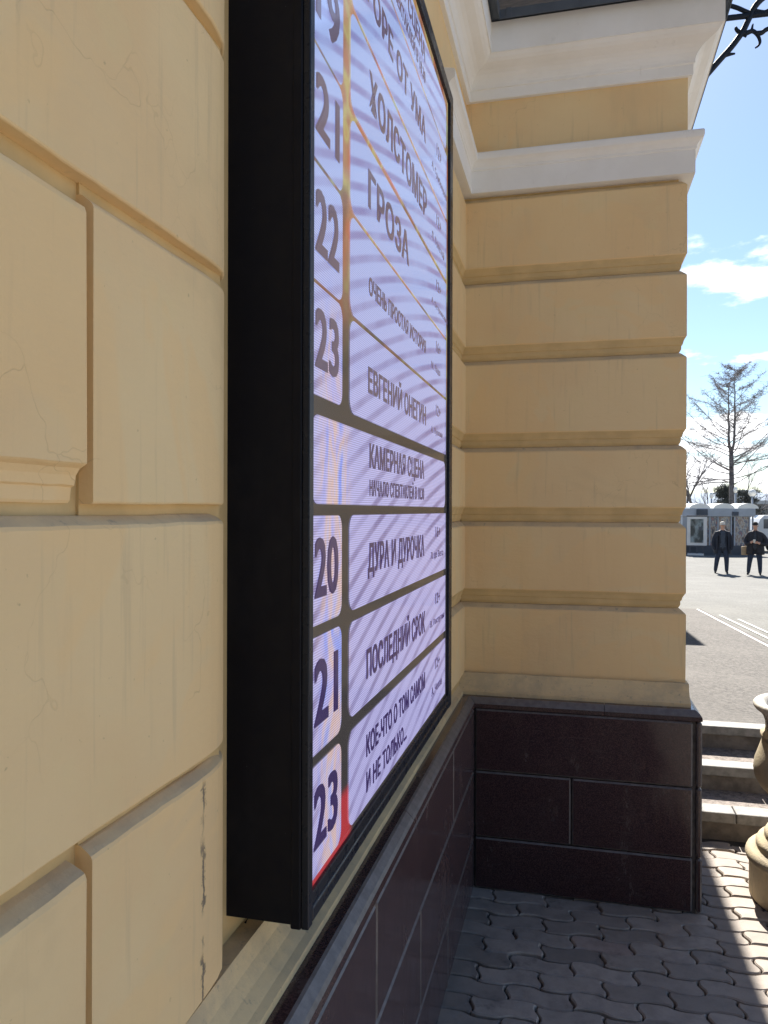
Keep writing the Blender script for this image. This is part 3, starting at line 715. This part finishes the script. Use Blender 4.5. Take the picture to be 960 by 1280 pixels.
def hand(P, loc, s):
    mb = MB()
    for k, (a, ln) in enumerate(((-24, .07), (-8, .085), (6, .085), (20, .07))):
        z0 = (1.5-k)*.017
        mb.tube([(0, 0, z0), (s*.03, -.035, z0), (s*.06, -.04, z0-.004), (s*ln, -.015, z0-.006)], [.010, .010, .009, .007], 6)
    mb.tube([(-s*.01, 0, .02), (s*.005, -.03, .045), (s*.02, -.045, .055)], [.012, .011, .008], 6)
    mb.tube([(-s*.05, .02, 0), (0, 0, 0), (s*.03, -.01, 0)], [.030, .034, .028], 8)
    o = mb.build('hand', M['skin'], P, True); o.location = loc; return o
hand(q2, (-.05, -.245, 1.135), 1); hand(q2, (.085, -.25, 1.105), -1)
cup = lathe('paper_cup', [(0, 0), (.030, 0), (.040, .105), (.043, .108), (.043, .118), (.02, .122)], (0, 0, 0), M['cup'], None, 20); cup.location = holder(q2, (.0, -.29, 1.09)); tag(cup, 'white paper cup held in the hands of the person in a black hat', 'cup')
bagv = [(-.34, -.05), (-.20, -.05), (-.19, .06), (-.35, .06)]
bg_ = sweep('shoulder_bag', [(-.30, -.055), (-.43, -.03), (-.44, .07), (-.30, .09)], [(0, .72), (.03, .71), (.035, .9), (.03, 1.04), (0, 1.05)], M['bagm'])
bm = bmesh.new(); bm_box(bm, -.11, .11, -.06, .06, 0, .30, .03, 3); bpy.data.objects.remove(bg_)
bag = from_bm('shoulder_bag', bm, M['bagm'], None, True); bag.location = holder(q2, (-.33, .05, .66)); bag.rotation_euler.z = q2.rotation_euler.z+.4
tag(bag, 'tan canvas bag hanging at the side of the person in a black hat', 'bag')
stp = tube('strap', [(-.0, 0, .28), (.04, 0, .48), (.15, -.0, .70), (.20, 0, .73)], .012, M['bagm'], bag, 6)

# ------------------------------------------------------------------ pavilion, light box, van, lamps beyond the plaza
M['pav'] = simple('pale_blue_grey_metal', (.36, .39, .43), .5, .1, 2); M['pavd'] = simple('dark_pavilion_panel', (.05, .06, .08), .5, .15, 2); M['domem'] = simple('white_skylight_shell', (.82, .80, .74), .35, .05, 2)
tg = MT('shop_glass'); tg.col((.06, .075, .09)).rough(.08); tg.b.inputs['Specular IOR Level'].default_value = .6; M['glass'] = tg.m
def m_goods():
    t = MT('shop_goods'); w = t.noise(4.5, 3, .7, stretch=(1, 1, .45)); cr = t.n('ShaderNodeValToRGB'); t.l(w, cr.inputs[0])
    for p, q in ((.32, (.05, .06, .08)), (.44, (.30, .22, .18)), (.5, (.42, .40, .36)), (.56, (.10, .14, .20)), (.66, (.40, .16, .13))):
        e = cr.color_ramp.elements.new(p); e.color = (*q, 1)
    e = cr.color_ramp.elements; e.remove(e[0]); e.remove(e[-1]); t.col(cr.outputs[0]).rough(.12); return t.m
M['goods'] = m_goods()
pv0 = gp(853, 692.5)
ppm = FPX/42.
KX0, KY = pv0.x, pv0.y; KZ = pv0.z
KD = (pv0-EYE).dot(fw); KS = KD/FPX             # metres per photo pixel at the pavilion
K = empty('pavilion', (KX0, KY, KZ), 'grey glazed shop pavilion with three white barrel skylights across the plaza', 'kiosk')
K.rotation_euler.z = R(9)
W = 86*KS; Hk = 58*KS
def kb(name, x0, x1, y0, y1, z0, z1, m, bev=0): return box(name, x0*KS, x1*KS, y0, y1, z0*KS, z1*KS, m, K, bev)
kb('base', 0, 86, 0, 2.4, 0, 11, M['pavd']); kb('fascia', -1, 87, -.12, 2.5, 47, 57, M['pav'], .02)
kb('back_wall', 0, 86, 2.0, 2.2, 11, 47, M['pavd']); kb('goods_shelf', 1, 85, .5, .9, 11.5, 44, M['goods'])
kb('corner_post', 0, 8, -.02, .3, 11, 47, M['pav'])
for x in (32, 42, 58, 62, 80, 84): kb('mullion', x, x+1.6, -.03, .06, 11, 47, M['pav'])
for a, b in ((8, 32), (33.6, 42), (43.6, 58), (63.6, 80)): kb('pane', a, b, .02, .035, 11, 47, M['goods'])
kb('sign_board', 16, 29, -.20, -.122, 48, 56, M['pavd'])
kb('sign_board', 59, 66, -.20, -.122, 48, 53, M['pavd'])
for x in (8, 37, 66):
    V = []; F = []
    for i, y in enumerate((-.1, 1.6)):
        for k in range(11):
            a = R(180*k/10); V.append(((x+12.5-12.5*math.cos(a))*KS, y, (57+6.5*math.sin(a))*KS))
    for k in range(10): F.append((k, k+1, 11+k+1, 11+k))
    F.append(tuple(range(10, -1, -1))); F.append(tuple(range(11, 22)))
    obj('skylight', V, F, M['domem'], K)
# light box poster
lp = gp(871, 693); LS = (lp-EYE).dot(fw)/FPX*.985
A = empty('poster_stand', tuple(EYE+(lp-EYE)*.985), 'white framed poster light box on short legs in front of the pavilion', 'billboard'); A.rotation_euler.z = R(-8)
A.location.z = plaza_z(30)-.01
def m_poster():
    t = MT('poster_print'); w = t.noise(3.0, 4, .6, stretch=(1, 1, .6)); t.col(t.mix(t.ramp(w, .38, .62), (.025, .045, .055), (.22, .28, .30))).rough(.2); return t.m
M['poster'] = m_poster(); M['frame_w'] = simple('white_frame', (.62, .62, .61), .45, .06, 3)
def ab(name, x0, x1, y0, y1, z0, z1, m, bev=0): return box(name, x0*LS, x1*LS, y0, y1, z0*LS, z1*LS, m, A, bev)
ab('box_frame', -11.5, 11.5, -.1, .1, 12, 48, M['frame_w'], .01); ab('poster', -7.5, 7.5, -.108, -.102, 15.5, 45, M['poster'])
ab('top_trim', -12, 12, -.115, .115, 48, 49.5, M['pavd']); ab('base_trim', -12, 12, -.115, .115, 10.5, 12, M['pavd'])
ab('poster_emblem', 2, 6, -.1125, -.109, 31, 35.5, M['pavd'])
for x in (-8, 0, 7): ab('leg', x-.7, x+.7, -.05, .05, 1, 10.5, M['pavd'])
ab('foot', -11, 8, -.35, .35, 0, 2, M['frame_w'])
# van
M['van'] = simple('white_van_paint', (.70, .70, .69), .3, .04, 2, 0, 0, .5)
vp = gp(944, 690); VS = (vp-EYE).dot(fw)/FPX
Vn = empty('parked_van', tuple(vp), 'white van parked beyond the people at the end of the pavilion', 'van'); Vn.rotation_euler.z = R(6)
sec = [(0, .45), (0, 1.15), (.25, 1.75), (.45, 1.95), (4.2, 1.98), (4.35, 1.9), (4.4, .45)]
V = [(x, y, z) for y in (0, 1.8) for x, z in sec]; n = len(sec)
obj('body', V, [tuple(range(n))[::-1], tuple(range(n, 2*n))]+[(i, (i+1) % n, n+(i+1) % n, n+i) for i in range(n)], M['van'], Vn)
for a, b in ((.42, 1.2), (1.3, 2.3), (2.4, 3.3), (3.4, 4.15)): box('window', a, b, -.012, .01, 1.25, 1.75, M['glass'], Vn)
for x in (.9, 3.5):
    w = tube('wheel', [(x, -.02, .33), (x, .2, .33)], .33, M['shoe'], Vn, 20); tube('rim', [(x, -.035, .33), (x, -.021, .33)], .18, M['pav'], w, 16)
box('sill', .05, 4.35, -.015, -.001, .42, .62, M['pavd'], Vn); box('headlight', -.02, .05, .1, .4, .8, 1.0, M['cup'], Vn)
# lamps
def lamp(px, pyb, pyt, kind, label, back=1.06):
    g = gp(px, pyb); base_ = EYE+(g-EYE)*back; base_.z = plaza_z(60)-.012; d = (base_-EYE).dot(fw)/FPX; h = EYE.z+(638-pyt)*d-base_.z
    o = empty('street_lamp', tuple(base_), label, 'street lamp')
    tube('post', [(0, 0, 0), (0, 0, .5), (0, 0, .52), (0, 0, h-.25)], [.09, .09, .055, .05], M['pav'], o, 10)
    if kind:
        r = 4.6*d; lathe('globe', [(.02, -r)]+[(r*math.cos(R(a)), r*math.sin(R(a))) for a in range(-70, 71, 14)]+[(.02, r)], (0, 0, h-r*.2), M['domem'], o, 20)
        lathe('collar', [(.05, 0), (.12, .02), (.10, .1), (.05, .12)], (0, 0, h-r*1.35), M['pav'], o, 14)
    else:
        lathe('globe', [(.02, 0), (.09, .05), (.11, .2), (.07, .34), (.02, .38)], (0, 0, h-.25), M['domem'], o, 14)
lamp(940, 690, 614, 1, 'pale street lamp with one large white globe behind the pavilion')
lamp(919, 690, 610, 0, 'slim pale lamp post rising behind the middle of the pavilion', 1.09)
lamp(889, 690, 617, 0, 'slim pale lamp post beside the leafless young tree', 1.09)
# far low building and hills
M['farwall'] = simple('far_grey_render', (.27, .25, .24), .9, .2, .6); M['farroof'] = simple('far_pale_roof', (.55, .54, .52), .7, .1, .5)
hb = EYE+(gp(952, 680)-EYE)*2.0
FB = empty('low_building', (hb.x-.5, hb.y, -.6), 'long low grey building with pale roof far behind the van', 'building')
box('wall', 0, 22, 0, 10, 0, 3.1, M['farwall'], FB); box('roof', -.4, 22.4, -.5, 10.4, 3.1, 3.6, M['farroof'], FB)
for i in range(8): box('window', .9+i*2.6, 2.3+i*2.6, -.03, .05, 1.0, 2.5, M['glass'], FB)
def hills():
    V = []; F = []; n = 90
    for i in range(n):
        x = -250+i*10.; h = 9+5*math.sin(i*.21)+3*math.sin(i*.53+1)+1.2*math.sin(i*1.7)
        V += [(x, 520+30*math.sin(i*.3), -4), (x, 560, h*.7), (x, 640, h*1.1-1)]
    for i in range(n-1):
        for k in range(2): F.append((i*3+k, i*3+3+k, i*3+4+k, i*3+1+k))
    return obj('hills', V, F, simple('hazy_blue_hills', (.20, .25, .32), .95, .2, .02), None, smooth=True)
structure(hills())

# ------------------------------------------------------------------ trees
M['bark'] = simple('hazed_dark_bark', (.16, .142, .135), .9, .3, 6, .4); M['twig'] = simple('hazed_grey_twigs', (.27, .24, .23), .9, .25, 2); M['needle'] = simple('hazed_pine_needles', (.085, .09, .08), .85, .4, 3); M['bark_l'] = simple('pale_grey_bark', (.16, .14, .13), .9, .3, 4)  # bark, twig and needle tones lightened: distance haze painted into the colour
def wob(p, d, ln, n, rg, g=0., w=.12):
    pts = [Vector(p)]; d = Vector(d).normalized()
    for i in range(n):
        d = (d+Vector((rg.gauss(0, w), rg.gauss(0, w), rg.gauss(0, w)+g))).normalized(); pts.append(pts[-1]+d*ln/n)
    return pts
def larch(loc, H, label, seed):
    rg = random.Random(seed); T = empty('larch_tree', loc, label, 'tree'); tr = MB(); tw = MB()
    fork = H*.50
    tr.tube([(0, 0, 0), (.05, 0, H*.2), (-.02, 0, fork)], [.26, .21, .17], 8)
    leaders = []
    for s, hh in ((-1, .93), (1, 1.0)):
        pts = [Vector((-.02, 0, fork-.2)), Vector((s*.20, .05*s, fork+.7))]
        for k in range(1, 9): pts.append(Vector((s*(.22+.004*k)+rg.gauss(0, .03), .05*s, fork+.7+(H*hh-fork-.7)*k/8)))
        tr.tube(pts, [.12-.012*i for i in range(len(pts))], 6); leaders.append(pts)
    def branch(p, az, ln, lift, r, heavy):
        d = Vector((math.cos(az), math.sin(az), lift)); pts = wob(p, d, ln, 7, rg, .05, .09)
        tr.tube(pts, [r*(1-.8*i/7) for i in range(8)], 4)
        for i in range(2, 8):
            for _ in range(int(3*heavy)):
                q = pts[i-1].lerp(pts[i], rg.random()); az2 = az+rg.choice((-1, 1))*rg.uniform(.4, 1.2)
                t = wob(q, (math.cos(az2), math.sin(az2), rg.uniform(-.1, .7)), ln*rg.uniform(.14, .34)*(1.15-i/10), 4, rg, .02, .2)
                tw.tube(t, [.017, .013, .011, .009, .006], 3)
                for _ in range(4):
                    q2_ = t[rg.randrange(1, 5)]
                    tw.tube(wob(q2_, (rg.gauss(0, 1), rg.gauss(0, 1), rg.uniform(-.6, .8)), rg.uniform(.15, .45), 2, rg, 0, .3), [.010, .008, .005], 3)
    for k in range(64):
        f = (k+rg.random())/64; z = H*(.30+.68*f); az = rg.uniform(0, 2*math.pi)
        pts = leaders[k % 2]; base_ = Vector((0, 0, z)) if z < fork else min(pts, key=lambda p: abs(p.z-z)).copy(); base_.z = z
        if z > H*.9 and k % 2 == 0: base_.x = leaders[1][-1].x
        env = (1-f)**.8*6.4+.8
        branch(base_, az, env*rg.uniform(.6, 1.1), rg.uniform(.0, .40)+.35*f, .05*(1-.6*f), 1.35 if f > .12 else .8)
    tr.build('trunk', M['bark'], T, True); tw.build('crown', M['twig'], T)
def bare(loc, H, label, seed, mat='bark_l', spread=.5):
    rg = random.Random(seed); T = empty('bare_tree', loc, label, 'tree'); tr = MB(); tw = MB()
    def grow(p, d, ln, r, lv):
        pts = wob(p, d, ln, 5, rg, .04, .10)
        (tr if lv < 2 else tw).tube(pts, [r*(1-.45*i/5) for i in range(6)], 5 if lv < 2 else 3)
        if lv == 4: return
        for k in range(4 if lv < 2 else 4):
            i = rg.randrange(2, 6); q = pts[i]; dd = (pts[i]-pts[i-1]).normalized()
            a = Vector((rg.gauss(0, 1), rg.gauss(0, 1), rg.gauss(0, .4))).normalized()
            grow(q, dd+a*rg.uniform(.35, .35+spread), ln*rg.uniform(.5, .72), max(.006, r*.52), lv+1)
    grow((0, 0, 0), (0, 0, 1), H*.46, H*.016, 0)
    tr.build('trunk', M[mat], T, True); tw.build('crown', M['twig'], T)
def pine(loc, H, W_, label, seed):
    rg = random.Random(seed); T = empty('pine_tree', loc, label, 'tree'); tr = MB(); V = []; F = []
    tr.tube([(0, 0, 0), (.1, 0, H*.5), (0, 0, H)], [.2, .15, .05], 8)
    for k in range(46):
        z = H*rg.uniform(.34, .98); az = rg.uniform(0, 6.283); ln = W_*rg.uniform(.5, 1)*(1.15-z/H*.55)
        pts = wob((0, 0, z), (math.cos(az), math.sin(az), .2), ln, 5, rg, .03, .12); tr.tube(pts, [.05, .04, .03, .025, .02, .012], 4)
        for _ in range(150):
            i = rg.randrange(2, 6); c = pts[i]+Vector((rg.gauss(0, .22), rg.gauss(0, .22), rg.gauss(0, .14)))
            d = Vector((rg.gauss(0, 1), rg.gauss(0, 1), rg.gauss(.3, .7))).normalized()*rg.uniform(.10, .24); s_ = d.cross(Vector((rg.random(), rg.random(), rg.random()))).normalized()*.03
            n0 = len(V); V += [c-s_, c+s_, c+d]; F.append((n0, n0+1, n0+2))
    tr.build('trunk', M['bark'], T, True); obj('crown', V, F, M['needle'], T)
def far(px, D_, z=None):
    d = fw+rt2*((px-480)/FPX)+up2*(0); p = EYE+d*D_; return (p.x, p.y, plaza_z(60)-.02 if z is None else z)
larch(far(914, 62), (638-455)*62/FPX+2.15, 'tall leafless larch with two leaders rising behind the pavilion', 3)
bare(far(876, 56), 8.9, 'slim leafless tree with upright grey branches beside the building corner', 5)
bare(far(858, 70), 8.2, 'leafless tree half hidden by the theatre corner', 9)
bare(far(893, 75), 6.2, 'small leafless tree between the lamp post and the tall larch', 12)
bare(far(938, 78), 7.6, 'leafless tree behind the globe street lamp', 15, 'bark')
pine(far(906, 70), 4.5, 1.4, 'dark green pine at the foot of the tall larch', 21)
pine(far(931, 74), 4.1, 2.2, 'broad dark pine spreading behind the globe lamp', 23)

for i, (x, y, h) in enumerate(((-.5, -9.5, 9.5), (3.2, -10.5, 10.5), (6.8, -9.8, 9.0), (10.5, -11.5, 10.5))):  # unseen spruces added behind the camera to shade the bay from north sky
    rg = random.Random(40+i); T = empty('sky_block_spruce', (x, y, 0), '%s added unseen spruce blocking north sky, counted out from the theatre wall' % ('first', 'second', 'third', 'fourth')[i], 'tree')
    tr = MB(); tr.tube([(0, 0, 0), (0, 0, h)], [.2, .03], 8); V = []; F = []
    for _ in range(5200):
        z = h*(.08+.9*rg.random()**1.25); rad = (1-z/h)*2.3+.15; a = rg.uniform(0, 6.283); r = rad*rg.uniform(.35, 1)
        c = Vector((r*math.cos(a), r*math.sin(a), z-.25*r)); d = Vector((math.cos(a), math.sin(a), -.35))*rg.uniform(.2, .45); w = Vector((-math.sin(a), math.cos(a), rg.gauss(0, .3)))*.16
        n0 = len(V); V += [c-w, c+w, c+d]; F.append((n0, n0+1, n0+2))
    tr.build('trunk', M['bark'], T, True); obj('crown', V, F, M['needle'], T)
# children were built in world coordinates: keep them there under their moved parents
bpy.context.view_layer.update()
for o in B.children: o.matrix_parent_inverse = B.matrix_world.inverted()
for o in D.children: o.matrix_parent_inverse = D.matrix_world.inverted()
